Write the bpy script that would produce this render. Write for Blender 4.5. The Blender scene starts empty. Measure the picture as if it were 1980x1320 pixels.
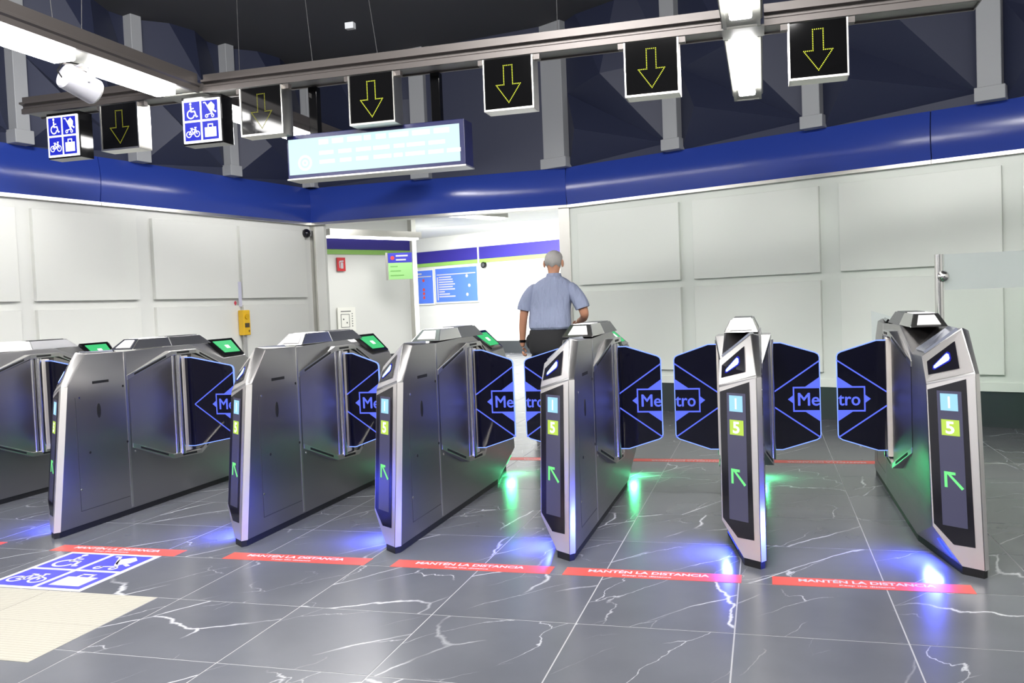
import bpy, bmesh, math, random
from mathutils import Matrix, Vector
random.seed(7)
C = bpy.context.scene.collection
# ------------------------------------------------------------------ camera
cam_d = bpy.data.cameras.new('camera'); cam = bpy.data.objects.new('camera', cam_d); C.objects.link(cam)
cam_d.sensor_width = 36.0; cam_d.lens = 36.0 * 1715.0 / 1980.0; cam_d.clip_start = 0.05; cam_d.clip_end = 100
Rw = ((0.96112214, -0.02631744, -0.27486657), (0.273336, -0.05041033, 0.96059681), (-0.03913657, -0.99838179, -0.04125698))
cr = Vector([Rw[i][0] for i in range(3)]); cdn = Vector([Rw[i][1] for i in range(3)]); cf = Vector([Rw[i][2] for i in range(3)])
M = Matrix.Identity(4)
for i in range(3):
    M[i][0] = cr[i]; M[i][1] = -cdn[i]; M[i][2] = -cf[i]
M[2][3] = 1.25
cam.matrix_world = M
bpy.context.scene.camera = cam
# ------------------------------------------------------------------ world, exposure
w = bpy.data.worlds.new('World'); bpy.context.scene.world = w; w.use_nodes = True
w.node_tree.nodes['Background'].inputs[0].default_value = (0.55, 0.6, 0.7, 1)
w.node_tree.nodes['Background'].inputs[1].default_value = 0.05
vs = bpy.context.scene.view_settings
vs.view_transform = 'Standard'; vs.look = 'None'; vs.gamma = 1.0; vs.use_curve_mapping = False; vs.exposure = 0.2
LAMP = 36.0       # strength of the fluorescent tubes
def area(name, loc, size, power, color, direction, parent=None, spread=None):
    l = bpy.data.lights.new(name, 'AREA'); l.shape = 'RECTANGLE'; l.size = size[0]; l.size_y = size[1]
    l.energy = power; l.color = color
    if spread: l.spread = spread
    o = bpy.data.objects.new(name, l); C.objects.link(o); o.location = loc
    o.rotation_euler = Vector(direction).to_track_quat('-Z', 'Y').to_euler()
    if parent: o.parent = parent
    return o
# unseen fill lights added under the hall ceiling to brighten walls and floor
area('hall_fill', (-1.8, 1.6, 4.10), (2.2, .7), 265, (1, .985, .96), (-1, .55, -.42))
area('hall_fill', (-.8, 1.1, 4.33), (2.6, .4), 200, (1, .99, .97), (.35, 1, -.55))
area('hall_fill', (2.9, 0.2, 4.25), (2.4, 1.2), 110, (1, .99, .97), (.1, .45, -1))
area('hall_fill', (-0.9, -2.5, 3.6), (3.4, 1.2), 150, (1, .985, .96), (0, .25, -1))
# area lights added to brighten the passage behind the opening, besides its lamps
area('passage_fill', (-5.6, 14.6, 3.1), (2.4, 1.6), 110, (1, .99, .96), (0, .1, -1))
area('passage_fill', (-6.3, 20.0, 3.1), (3.4, 1.6), 560, (1, .99, .96), (0, .3, -1))
# ------------------------------------------------------------------ helpers
def sc(r, g, b):
    f = lambda c: (c / 12.92 if c <= 0.04045 else ((c + 0.055) / 1.055) ** 2.4)
    return (f(r / 255.), f(g / 255.), f(b / 255.), 1)
def mat(name, col, rough=0.5, metal=0.0, emit=None, strength=1.0, bump=0, bscale=40, stretch=None, coat=0, vary=0, rv=0):
    m = bpy.data.materials.new(name); m.use_nodes = True
    nt = m.node_tree; b = nt.nodes['Principled BSDF']
    b.inputs['Base Color'].default_value = col; b.inputs['Roughness'].default_value = rough; b.inputs['Metallic'].default_value = metal
    if coat: b.inputs['Coat Weight'].default_value = coat; b.inputs['Coat Roughness'].default_value = 0.05
    if emit: b.inputs['Emission Color'].default_value = emit; b.inputs['Emission Strength'].default_value = strength
    if bump or vary or rv:
        tc = nt.nodes.new('ShaderNodeTexCoord'); mp = nt.nodes.new('ShaderNodeMapping'); n = nt.nodes.new('ShaderNodeTexNoise')
        nt.links.new(tc.outputs['Object'], mp.inputs[0]); nt.links.new(mp.outputs[0], n.inputs['Vector'])
        if stretch: mp.inputs['Scale'].default_value = stretch
        n.inputs['Scale'].default_value = bscale; n.inputs['Detail'].default_value = 4
        if bump:
            bp = nt.nodes.new('ShaderNodeBump'); bp.inputs['Strength'].default_value = bump; bp.inputs['Distance'].default_value = 0.002
            nt.links.new(n.outputs['Fac'], bp.inputs['Height']); nt.links.new(bp.outputs[0], b.inputs['Normal'])
        if vary:
            r = nt.nodes.new('ShaderNodeMapRange'); r.inputs['To Min'].default_value = 1 - vary; r.inputs['To Max'].default_value = 1 + vary
            mx = nt.nodes.new('ShaderNodeVectorMath'); mx.operation = 'SCALE'; mx.inputs[0].default_value = col[:3]
            nt.links.new(n.outputs['Fac'], r.inputs['Value']); nt.links.new(r.outputs[0], mx.inputs['Scale']); nt.links.new(mx.outputs[0], b.inputs['Base Color'])
        if rv:
            r = nt.nodes.new('ShaderNodeMapRange'); r.inputs['To Min'].default_value = max(.02, rough - rv); r.inputs['To Max'].default_value = rough + rv
            nt.links.new(n.outputs['Fac'], r.inputs['Value']); nt.links.new(r.outputs[0], b.inputs['Roughness'])
    return m
def emis(name, col, s, spec=0.1):
    m = mat(name, (col[0] * .04, col[1] * .04, col[2] * .04, 1), 0.6, 0, col, s); m.node_tree.nodes['Principled BSDF'].inputs['Specular IOR Level'].default_value = .1; return m
class G:
    """collects faces; build() links them as one mesh object"""
    def __init__(s): s.v = []; s.f = []
    def poly(s, pts):
        i = len(s.v); s.v += [tuple(p) for p in pts]; s.f.append(tuple(range(i, i + len(pts)))); return s
    def box(s, x0, x1, y0, y1, z0, z1):
        i = len(s.v)
        s.v += [(x0, y0, z0), (x1, y0, z0), (x1, y1, z0), (x0, y1, z0), (x0, y0, z1), (x1, y0, z1), (x1, y1, z1), (x0, y1, z1)]
        s.f += [tuple(i + k for k in q) for q in ((3, 2, 1, 0), (4, 5, 6, 7), (0, 1, 5, 4), (1, 2, 6, 5), (2, 3, 7, 6), (3, 0, 4, 7))]; return s
    def loft(s, a, b, caps=True):
        i = len(s.v); n = len(a); s.v += [tuple(p) for p in a] + [tuple(p) for p in b]
        for k in range(n):
            j = (k + 1) % n; s.f.append((i + k, i + j, i + n + j, i + n + k))
        if caps: s.f.append(tuple(i + k for k in range(n))[::-1]); s.f.append(tuple(i + n + k for k in range(n)))
        return s
    def prism(s, pts, fr, d0, d1):
        O, U, V, N = fr
        P = lambda p, d: O + U * p[0] + V * p[1] + N * d
        return s.loft([P(p, d0) for p in pts], [P(p, d1) for p in pts])
    def cyl(s, a, b, r, n=16, r2=None, caps=True):
        a = Vector(a); b = Vector(b); d = (b - a).normalized(); u = d.orthogonal().normalized(); w_ = d.cross(u); r2 = r if r2 is None else r2
        A = [a + (u * math.cos(t) + w_ * math.sin(t)) * r for t in [2 * math.pi * k / n for k in range(n)]]
        B = [b + (u * math.cos(t) + w_ * math.sin(t)) * r2 for t in [2 * math.pi * k / n for k in range(n)]]
        return s.loft(A, B, caps)
    def tube(s, pts, r, n=8):
        for a, b in zip(pts, pts[1:]): s.cyl(a, b, r, n)
        return s
    def ball(s, c, r, n=12, sz=1, half=False):
        rings = []
        m = n // 2
        for j in range(0 if not half else m // 2, m + 1):
            ph = -math.pi / 2 + math.pi * j / m
            rings.append([(c[0] + r * math.cos(ph) * math.cos(2 * math.pi * k / n), c[1] + r * math.cos(ph) * math.sin(2 * math.pi * k / n), c[2] + sz * r * math.sin(ph)) for k in range(n)])
        for a, b in zip(rings, rings[1:]): s.loft(a, b, False)
        return s
    def flat(s, polys, fr, off=0.001, th=0.0015):
        for p in polys: s.prism(p, fr, off, off + th)
        return s
    def add(s, other, fn=None):
        i = len(s.v); s.v += [tuple(fn(Vector(p))) if fn else p for p in other.v]; s.f += [tuple(i + k for k in q) for q in other.f]; return s
    def mesh(s, name, m, smooth=False, bevel=0, seg=2, weld=True):
        me = bpy.data.meshes.new(name); me.from_pydata([tuple(p) for p in s.v], [], s.f); me.update()
        bm = bmesh.new(); bm.from_mesh(me)
        if weld: bmesh.ops.remove_doubles(bm, verts=bm.verts, dist=1e-5)
        bmesh.ops.recalc_face_normals(bm, faces=bm.faces)
        if bevel:
            es = [e for e in bm.edges if len(e.link_faces) == 2 and e.calc_face_angle(0) > .25]
            bmesh.ops.bevel(bm, geom=es, offset=bevel, segments=seg, affect='EDGES', profile=.5, clamp_overlap=True)
        bm.to_mesh(me); bm.free()
        if smooth:
            for p in me.polygons: p.use_smooth = True
            try: me.set_sharp_from_angle(angle=.6)
            except Exception: pass
        me.materials.append(m); return me
    def build(s, name, m, parent=None, loc=None, **k):
        return link(name, s.mesh(name, m, **k), parent, loc)
def link(name, me, parent=None, loc=None, rz=0):
    o = bpy.data.objects.new(name, me); C.objects.link(o)
    if parent: o.parent = parent
    if loc: o.location = loc
    if rz: o.rotation_euler = (0, 0, rz)
    return o
def tag(o, label=None, cat=None, group=None, kind=None):
    if label: o['label'] = label
    if cat: o['category'] = cat
    if group: o['group'] = group
    if kind: o['kind'] = kind
    return o
def empty(name, loc, label=None, cat=None, group=None, rz=0):
    o = bpy.data.objects.new(name, None); C.objects.link(o); o.location = loc; o.rotation_euler = (0, 0, rz); o.empty_display_size = .1
    return tag(o, label, cat, group)
def frame(O, U, V):
    U = Vector(U).normalized(); V = Vector(V).normalized(); return (Vector(O), U, V, U.cross(V).normalized())
def line(a, b, t):
    d = (Vector(b) - Vector(a)).normalized(); n = Vector((-d.y, d.x)) * t / 2; a = Vector(a); b = Vector(b)
    return [a - n, b - n, b + n, a + n]
def disc(c, r, n=20, ry=None): 
    ry = ry or r
    return [(c[0] + r * math.cos(2 * math.pi * k / n), c[1] + ry * math.sin(2 * math.pi * k / n)) for k in range(n)]
def ring(c, r, t, n=20, a0=0, a1=2 * math.pi):
    out = []
    for k in range(n):
        x = a0 + (a1 - a0) * k / n; y = a0 + (a1 - a0) * (k + 1) / n
        out.append([(c[0] + q * math.cos(z), c[1] + q * math.sin(z)) for q, z in ((r - t / 2, x), (r + t / 2, x), (r + t / 2, y), (r - t / 2, y))])
    return out
_tc = {}
def text_geo(txt, size=1.0, bold=0.0, sx=1.0, align='CENTER'):
    """letters as flat polygons in the XY plane, centred on the capital height"""
    cu = bpy.data.curves.new('letters', 'FONT'); cu.body = txt; cu.size = size; cu.offset = bold; cu.align_x = align; cu.resolution_u = 3
    o = bpy.data.objects.new('letters', cu); C.objects.link(o)
    dg = bpy.context.evaluated_depsgraph_get(); me = bpy.data.meshes.new_from_object(o.evaluated_get(dg))
    g = G(); g.v = [(v.co.x * sx, v.co.y - size * .34, 0) for v in me.vertices]; g.f = [tuple(p.vertices) for p in me.polygons]
    bpy.data.objects.remove(o); bpy.data.curves.remove(cu); bpy.data.meshes.remove(me); return g
def put(g, fr, c=(0, 0), off=0.002):
    O, U, V, N = fr; h = G()
    h.v = [tuple(O + U * (p[0] + c[0]) + V * (p[1] + c[1]) + N * off) for p in g.v]; h.f = list(g.f); return h
# ------------------------------------------------------------------ materials
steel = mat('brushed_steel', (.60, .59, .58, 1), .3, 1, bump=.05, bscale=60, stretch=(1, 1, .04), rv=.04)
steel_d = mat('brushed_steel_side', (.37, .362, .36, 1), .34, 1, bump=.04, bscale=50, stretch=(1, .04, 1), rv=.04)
STILE = mat('warm_satin_steel', (.74, .69, .63, 1), .42, .55)
PLATE = mat('bright_front_steel', (.80, .77, .75, 1), .3, .9)
steel_b = mat('dark_brushed_steel', (.22, .22, .23, 1), .35, 1)
steel_l = mat('polished_steel', (.78, .77, .75, 1), .22, 1)
drum_m = mat('rolled_steel', (.50, .47, .44, 1), .34, 1)
blk = mat('black_plastic', sc(12, 12, 13), .06); blk.node_tree.nodes['Principled BSDF'].inputs['Specular IOR Level'].default_value = .3
gloss = mat('black_gloss_panel', sc(20, 19, 26), .12)
dark = mat('dark_recess', sc(12, 12, 12), .6)
rubber = mat('black_base', sc(14, 14, 15), .5)
glassb = mat('dark_tinted_glass', sc(7, 7, 22), .06)
white_w = mat('white_wall_panel', sc(228, 229, 224), .35, bump=.02, bscale=8)
white_b = mat('white_wall_base', sc(222, 223, 219), .42)
navy = mat('navy_relief_panel', sc(42, 47, 71), .55, bump=.02, bscale=12)
navy_f = mat('blue_lacquer', sc(40, 62, 148), .19)
grey_p = mat('grey_pillar', sc(160, 162, 166), .55)
trim_m = mat('satin_trim', (.62, .61, .57, 1), .3, 1)
ceil_m = mat('black_ceiling', sc(84, 84, 87), .9)
skirt_m = mat('dark_skirting', sc(54, 58, 62), .28)
beam_m = mat('beam_metal', sc(88, 83, 81), .4, .5, bump=.02, bscale=30)
beam_w = mat('beam_tray', sc(128, 128, 122), .5)
lamp_p = emis('passage_diffuser', (1, .985, .97, 1), 7.0)
lamp_m = emis('fluorescent_diffuser', (1, .985, .97, 1), LAMP)
blue_led = emis('blue_led', sc(94, 112, 255), 1.0)
blue_edge = emis('blue_edge_glow', sc(120, 150, 255), 1.5)
whiteled = emis('white_led', sc(190, 222, 255), 1.7)
lime_d = emis('lime_display', sc(190, 222, 90), .95)
cyan_d = emis('cyan_display', sc(160, 216, 250), 1.0)
paper = emis('lit_white', (1, 1, 1, 1), 1.15)
green_a = emis('green_arrow', sc(120, 240, 140), 1.0)
green_s = emis('green_screen', sc(70, 205, 125), .85)
disp_m = mat('grey_display', sc(58, 58, 74), .2, emit=sc(50, 50, 84), strength=.35)
yellow_led = emis('yellow_led', sc(225, 235, 70), 1.3)
sign_blue = emis('lit_blue', sc(40, 50, 205), .9)
sign_wht = emis('lit_sign_white', (.97, .97, 1, 1), 1.5)
screen_m = emis('lit_cyan_screen', sc(214, 246, 248), .92)
screen_w = emis('lit_screen_text', (1, 1, 1, 1), 1.0)
red_st = mat('red_vinyl', sc(202, 78, 68), .45)
white_st = mat('white_vinyl', sc(186, 185, 190), .45)
blue_st = mat('blue_vinyl', sc(66, 66, 178), .5)
whitepl = mat('white_plastic', sc(168, 168, 174), .45)
yellow = mat('yellow_plastic', sc(238, 190, 40), .4)
# floor: dark marble tiles with white veins that break at every joint
def marble():
    m = bpy.data.materials.new('dark_marble'); m.use_nodes = True; nt = m.node_tree; N = nt.nodes; L = nt.links.new; b = N['Principled BSDF']
    tc = N.new('ShaderNodeTexCoord'); oi = N.new('ShaderNodeObjectInfo'); geo = N.new('ShaderNodeNewGeometry')
    off = N.new('ShaderNodeVectorMath'); off.operation = 'SCALE'; off.inputs[0].default_value = (37., 53., 11.); L(oi.outputs['Random'], off.inputs['Scale'])
    ad = N.new('ShaderNodeVectorMath'); ad.operation = 'ADD'; L(geo.outputs['Position'], ad.inputs[0]); L(off.outputs[0], ad.inputs[1])
    rot = N.new('ShaderNodeVectorRotate'); rot.inputs['Angle'].default_value = .6; L(ad.outputs[0], rot.inputs['Vector'])
    mp = N.new('ShaderNodeMapping'); mp.inputs['Scale'].default_value = (1.15, .42, 1); L(rot.outputs[0], mp.inputs[0])
    def veins(scale, width, dist):
        n = N.new('ShaderNodeTexNoise'); n.inputs['Scale'].default_value = 2.6; n.inputs['Detail'].default_value = 6; L(mp.outputs[0], n.inputs['Vector'])
        s = N.new('ShaderNodeVectorMath'); s.operation = 'SCALE'; s.inputs['Scale'].default_value = dist; L(n.outputs['Color'], s.inputs[0])
        a = N.new('ShaderNodeVectorMath'); a.operation = 'ADD'; L(mp.outputs[0], a.inputs[0]); L(s.outputs[0], a.inputs[1])
        v = N.new('ShaderNodeTexVoronoi'); v.feature = 'DISTANCE_TO_EDGE'; v.inputs['Scale'].default_value = scale; v.voronoi_dimensions = '2D'; L(a.outputs[0], v.inputs['Vector'])
        r = N.new('ShaderNodeMapRange'); r.inputs['From Min'].default_value = 0; r.inputs['From Max'].default_value = width; r.inputs['To Min'].default_value = 1; r.inputs['To Max'].default_value = 0
        L(v.outputs['Distance'], r.inputs['Value']); return r
    v1 = veins(1.5, .010, .25); v2 = veins(3.6, .010, .4)
    mk = N.new('ShaderNodeTexNoise'); mk.inputs['Scale'].default_value = 1.7; L(ad.outputs[0], mk.inputs['Vector'])
    def ramp(src, a, c):
        r = N.new('ShaderNodeMapRange'); r.inputs['From Min'].default_value = a; r.inputs['From Max'].default_value = c; L(src, r.inputs['Value']); return r
    k1 = ramp(mk.outputs['Fac'], .44, .60); mk2 = N.new('ShaderNodeTexNoise'); mk2.inputs['Scale'].default_value = 3.1; L(mp.outputs[0], mk2.inputs['Vector']); k2 = ramp(mk2.outputs['Fac'], .50, .64)
    m1 = N.new('ShaderNodeMath'); m1.operation = 'MULTIPLY'; L(v1.outputs[0], m1.inputs[0]); L(k1.outputs[0], m1.inputs[1])
    m2 = N.new('ShaderNodeMath'); m2.operation = 'MULTIPLY'; L(v2.outputs[0], m2.inputs[0]); L(k2.outputs[0], m2.inputs[1])
    m3 = N.new('ShaderNodeMath'); m3.operation = 'MULTIPLY'; m3.inputs[1].default_value = .7; L(m2.outputs[0], m3.inputs[0])
    mm = N.new('ShaderNodeMath'); mm.operation = 'MAXIMUM'; L(m1.outputs[0], mm.inputs[0]); L(m3.outputs[0], mm.inputs[1])
    cl = N.new('ShaderNodeTexNoise'); cl.inputs['Scale'].default_value = 2.2; cl.inputs['Detail'].default_value = 5; L(ad.outputs[0], cl.inputs['Vector'])
    c1 = N.new('ShaderNodeMix'); c1.data_type = 'RGBA'; c1.inputs[6].default_value = sc(76, 78, 84); c1.inputs[7].default_value = sc(100, 102, 108); L(cl.outputs['Fac'], c1.inputs[0])
    c2 = N.new('ShaderNodeMix'); c2.data_type = 'RGBA'; c2.inputs[7].default_value = sc(205, 206, 210); L(mm.outputs[0], c2.inputs[0]); L(c1.outputs[2], c2.inputs[6])
    L(c2.outputs[2], b.inputs['Base Color']); b.inputs['Roughness'].default_value = .26
    return m
marble_m = marble()
grout = mat('pale_grout', sc(158, 158, 160), .5)
# ------------------------------------------------------------------ floor
fl = G().box(-14, 8, -6, 25, -.12, -.001).build('floor', grout); tag(fl, kind='structure')
tile = G().box(-.2972, .2972, -.2995, .2995, -.0035, 0).mesh('tile', marble_m)
GX, GY = -.14, 3.335
vis = []
n = 0
for j in range(-2, 16):
    for i in range(-16, 7):
        x = GX + .6 * i + .3; y = GY + .605 * j + .3025
        # keep what the frame can show nearby
        q = Vector((x, y, -1.25)); d = q.dot(cf); u = 990 + 1715 * q.dot(cr) / d if d > .2 else 9999
        if d > .5 and -260 < u < 2240 and y < 10.2 and n < 300:
            # stay in front of the right-hand wall and the left-hand wall
            if (y - 10.38) > -.415 * (x + 2.2) + .35 and x > -2.2: continue
            if x < -6.9: continue
            link('tile', tile, fl, (x, y, 0)); n += 1; vis.append((i, j))
done = set(vis)
g = G()
for j in range(-16, 36):
    for i in range(-24, 14):
        if (i, j) in done: continue
        x = GX + .6 * i + .3; y = GY + .605 * j + .3025
        if y > 24.5 or y < -5.8: continue
        g.box(x - .2975, x + .2975, y - .2995, y + .2995, -.0035, 0)
o = g.build('tile_field', marble_m, fl); o['kind'] = 'stuff'
# ------------------------------------------------------------------ walls
class W:
    def __init__(s, a, b, flip=False):
        s.a = Vector((a[0], a[1], 0)); b = Vector((b[0], b[1], 0)); s.len = (b - s.a).length; s.u = (b - s.a).normalized()
        s.n = Vector((-s.u.y, s.u.x, 0)); c = (s.a + b) / 2
        if s.n.dot(Vector((-1, 3, 0)) - c) < 0: s.n = -s.n
    def P(s, q): return s.a + s.u * q[0] + s.n * q[1] + Vector((0, 0, q[2]))
    def box(s, g, s0, s1, n0, n1, z0, z1):
        h = G().box(s0, s1, n0, n1, z0, z1); return g.add(h, s.P)
    def frame(s, q):  # picture frame of reference facing the room: U to the viewer's right
        U = s.u if s.u.cross(Vector((0, 0, 1))).dot(s.n) > 0 else -s.u
        return frame(s.P(q), U, (0, 0, 1))
LWx = W((-5.62, 10.38), (-8.42, -3.9)); LWx.n = -LWx.n if LWx.n.x < 0 else LWx.n
BWx = W((-5.62, 10.38), (-2.2, 10.38))
RWx = W((-2.2, 10.38), (5.2, 7.308))
def white_wall(name, wl, cells, s_end, white_w=white_w, white_b=white_b):
    g = G(); wl.box(g, 0, s_end, -.20, 0, .36, 2.42); root = g.build(name, white_b); tag(root, kind='structure')
    for (s0, s1) in cells:
        for (z0, z1) in ((1.45, 2.29), (.47, 1.37)):
            g = G(); wl.box(g, s0, s1, 0, .045, z0, z1); g.build('panel', white_w, root, bevel=.002, seg=1)
    g = G(); wl.box(g, 0, s_end, -.2, .012, .32, .40); g.build('ledge', white_w, root)
    g = G(); wl.box(g, 0, s_end, -.2, -.01, 0, .32); g.build('skirting', skirt_m, root)
    return root
lw = white_wall('wall_left', LWx, [(.17, 1.31), (1.37, 2.56), (2.76, 3.89), (4.05, 5.2), (5.34, 6.5), (6.64, 7.8)], 14.55)
rw = white_wall('wall_right', RWx, [(.14, 1.455), (1.62, 2.975), (3.17, 4.56), (4.72, 6.1), (6.26, 7.6)], 8.012, mat('pale_green_panel', sc(224, 228, 221), .32, bump=.02, bscale=8), mat('pale_green_base', sc(218, 223, 216), .4))
# the wall between the two: jambs of the opening
g = G(); BWx.box(g, -.15, 0.05, -.25, .02, 0, 2.4); steelj = g.build('wall_back', trim_m); tag(steelj, kind='structure')
g = G(); g.box(-5.57, -5.44, 10.40, 10.46, 0, 2.42); g.build('reveal', white_w, steelj)
g = G(); g.box(-2.33, -2.2, 10.36, 10.62, 0, 2.4); g.build('door_jamb', trim_m, steelj)
# upper walls with relief panels between grey pillars
def relief(wl, root, s0, s1, z0, z1, mirror=False):
    w_ = s1 - s0; A = .34
    m_ = (lambda t: 1 - t) if mirror else (lambda t: t)
    pt = {'BL': (0, z0, 0), 'BR': (1, z0, 0), 'R': (1, z0 + .10, 0), 'L': (0, z0 + .86, 0.0), 'P2': (.24, z0 + .36, A), 'P1': (.50, z0 + .92, A * .9),
          'TL': (0, z1, 0), 'TR': (1, z1, 0), 'T': (.62, z1, .03), 'R2': (1, z0 + 1.0, 0)}
    V = lambda k: wl.P((s0 + w_ * m_(pt[k][0]), .03 + pt[k][2], pt[k][1]))
    g = G()
    for t in (('BL', 'BR', 'R'), ('BL', 'R', 'P2'), ('BL', 'P2', 'L'), ('L', 'P2', 'R'), ('L', 'R', 'P1'), ('P1', 'R', 'R2'), ('L', 'P1', 'TL'), ('TL', 'P1', 'T'), ('T', 'P1', 'R2'), ('T', 'R2', 'TR')):
        g.poly([V(k) for k in t])
    g.build('relief_panel', navy, root, weld=False)
def upper(name, wl, s0, s1, pillars, mirror=False, z1=4.95):
    g = G(); wl.box(g, s0, s1, -.2, -.005, 2.42, z1); root = g.build(name, navy); tag(root, kind='structure')
    ps = sorted(pillars)
    for (a, b) in ps:
        g = G(); wl.box(g, a, b, -.005, .14, 2.95, z1); g.build('pillar', grey_p, root, bevel=.004, seg=1)
        g = G(); wl.box(g, a - .02, b + .03, -.005, .16, 2.84, 2.96); g.build('pillar_foot', grey_p, root, bevel=.004, seg=1)
    for (a, b), (c, d) in zip(ps, ps[1:]): relief(wl, root, b, c, 2.84, z1, mirror)
    return root
upper('wall_left', LWx, -.1, 14.55, [(-.02, .12)] + [(1.36 + 1.28 * k, 1.49 + 1.28 * k) for k in range(0, 9)], mirror=True)
upper('wall_back', BWx, -.1, 3.42, [(.02, .14), (1.5, 1.69)])
upper('wall_right', RWx, -.1, 8.0, [(-.30, .05), (1.35, 1.52), (2.87, 3.04), (4.40, 4.59), (5.93, 6.1), (7.45, 7.62)])
g = G(); BWx.box(g, 1.69, 3.14, .02, .04, 2.84, 4.95); o = g.build('wall_back', navy); tag(o, kind='structure')
# blue fascia
def fascia(name, wl, segs):
    for (s0, s1) in segs:
        prof = [(-.02, 2.405)] + [(.035 + .028 * math.sin(math.pi * t), 2.405 + .44 * t) for t in [k / 10. for k in range(11)]] + [(-.02, 2.845)]
        g = G(); g.loft([wl.P((s0 + .002, p[0], p[1])) for p in prof], [wl.P((s1 - .002, p[0], p[1])) for p in prof])
        o = g.build(name, navy_f, smooth=True); tag(o, kind='structure')
        g = G(); wl.box(g, s0, s1, -.1, .055, 2.372, 2.405); g.build('edge_trim', trim_m, o)
fascia('trim_1', LWx, [(0, 3.16), (3.165, 6.4), (6.405, 14)])
fascia('trim_2', BWx, [(.0, 3.4)])
fascia('trim_3', RWx, [(.0, 4.0), (4.005, 8.0)])
# ceiling of the hall, black slab
g = G(); zc = lambda x: 4.30 + (x + 6.1) * .06
g.loft([(-9, -6, zc(-9)), (8, -6, zc(8)), (8, 11, zc(8)), (-9, 11, zc(-9))], [(-9, -6, 5.6), (8, -6, 5.6), (8, 11, 5.6), (-9, 11, 5.6)])
tag(g.build('ceiling', ceil_m), kind='structure')
# rest of the room behind and beside the camera
g = G().box(-9.2, 5.9, -4.2, -4.0, 0, 5.4); tag(g.build('wall_front', mat('dark_rear_wall', sc(92, 94, 100), .6)), kind='structure')
g = G().box(5.2, 5.4, -4.2, 7.4, 0, 5.4); tag(g.build('wall_side', white_b), kind='structure')
# passage behind the opening
FA, FB = Vector((-10.9, 24.06, 0)), Vector((-2.0, 20.37, 0))
PW = W((-10.9, 24.06), (-2.0, 20.37)); PL = W((-8.9, 15.0), (-7.3, 17.85))
def pass_wall(name, wl, s1, blue=True):
    g = G(); wl.box(g, 0, s1, -.2, 0, .32, 3.4); root = g.build(name, white_b); tag(root, kind='structure')
    g = G(); wl.box(g, 0, s1, -.2, -.01, 0, .32); g.build('skirting', skirt_m, root)
    g = G(); wl.box(g, 0, s1, 0, .03, 2.50, 2.82); g.build('blue_band', mat('violet_band', sc(44, 34, 140), .6), root)
    g = G(); wl.box(g, 0, s1, 0, .03, 2.40, 2.495); g.build('green_band', mat('green_band', sc(140, 190, 90), .4), root)
    for k in (1.05, 3.9, 6.6):
        if k < s1: g = G(); wl.box(g, k, k + .05, .03, .04, 2.4, 2.82); g.build('joint_strip', white_w, root)
    return root
pass_wall('wall_far', PW, 9.6); pass_wall('wall_passage', PL, 3.27)
for a, b in (((-5.80, 10.72), (-8.95, 15.0)), ((-7.42, 18.0), (-10.9, 24.0)), ((-1.9, 10.7), (-2.2, 20.5))):
    ww = W(a, b); g = G(); ww.n = Vector((-ww.u.y, ww.u.x, 0)); ww.box(g, 0, ww.len, -.05, .05, 0, 3.4); tag(g.build('wall_passage', white_b), kind='structure')
g = G().box(-7.42, -7.24, 17.8, 18.05, 0, 3.3); tag(g.build('trim_4', trim_m), kind='structure')
g = G().box(-12, -1.5, 10.6, 25, 3.2, 3.4); tag(g.build('ceiling', white_b), kind='structure')
g = G().box(-5.7, -2.1, 10.58, 10.62, 2.4, 3.3); tag(g.build('wall_back', white_b), kind='structure')
def pass_lamp(a, b, z, label):
    a = Vector((a[0], a[1], z)); b = Vector((b[0], b[1], z)); r = empty('ceiling_lamp', (a + b) / 2, label, 'lamp', 'lamps of the passage ceiling'); d = (b - a).normalized(); n = Vector((-d.y, d.x, 0)); c = (a + b) / 2
    def bx(s0, s1, n0, n1, z0, z1): return G().add(G().box(s0, s1, n0, n1, z0, z1), lambda p: d * p.x + n * p.y + Vector((0, 0, p.z)))
    L = (b - a).length / 2
    bx(-L - .05, L + .05, -.16, .16, .0, .12).build('housing', trim_m, r); bx(-L, L, -.12, .12, -.03, 0).build('diffuser', lamp_p, r)
pass_lamp((-7.75, 14.95), (-6.75, 16.75), 2.66, 'long lit lamp under the passage ceiling beside the violet and green band')
pass_lamp((-5.9, 16.3), (-5.2, 17.7), 3.05, 'lit ceiling lamp of the passage just beyond the blue lintel')
pass_lamp((-4.4, 13.2), (-3.6, 14.6), 3.05, 'ceiling lamp seen through the gap under the blue lintel, right side of the opening')

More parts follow.
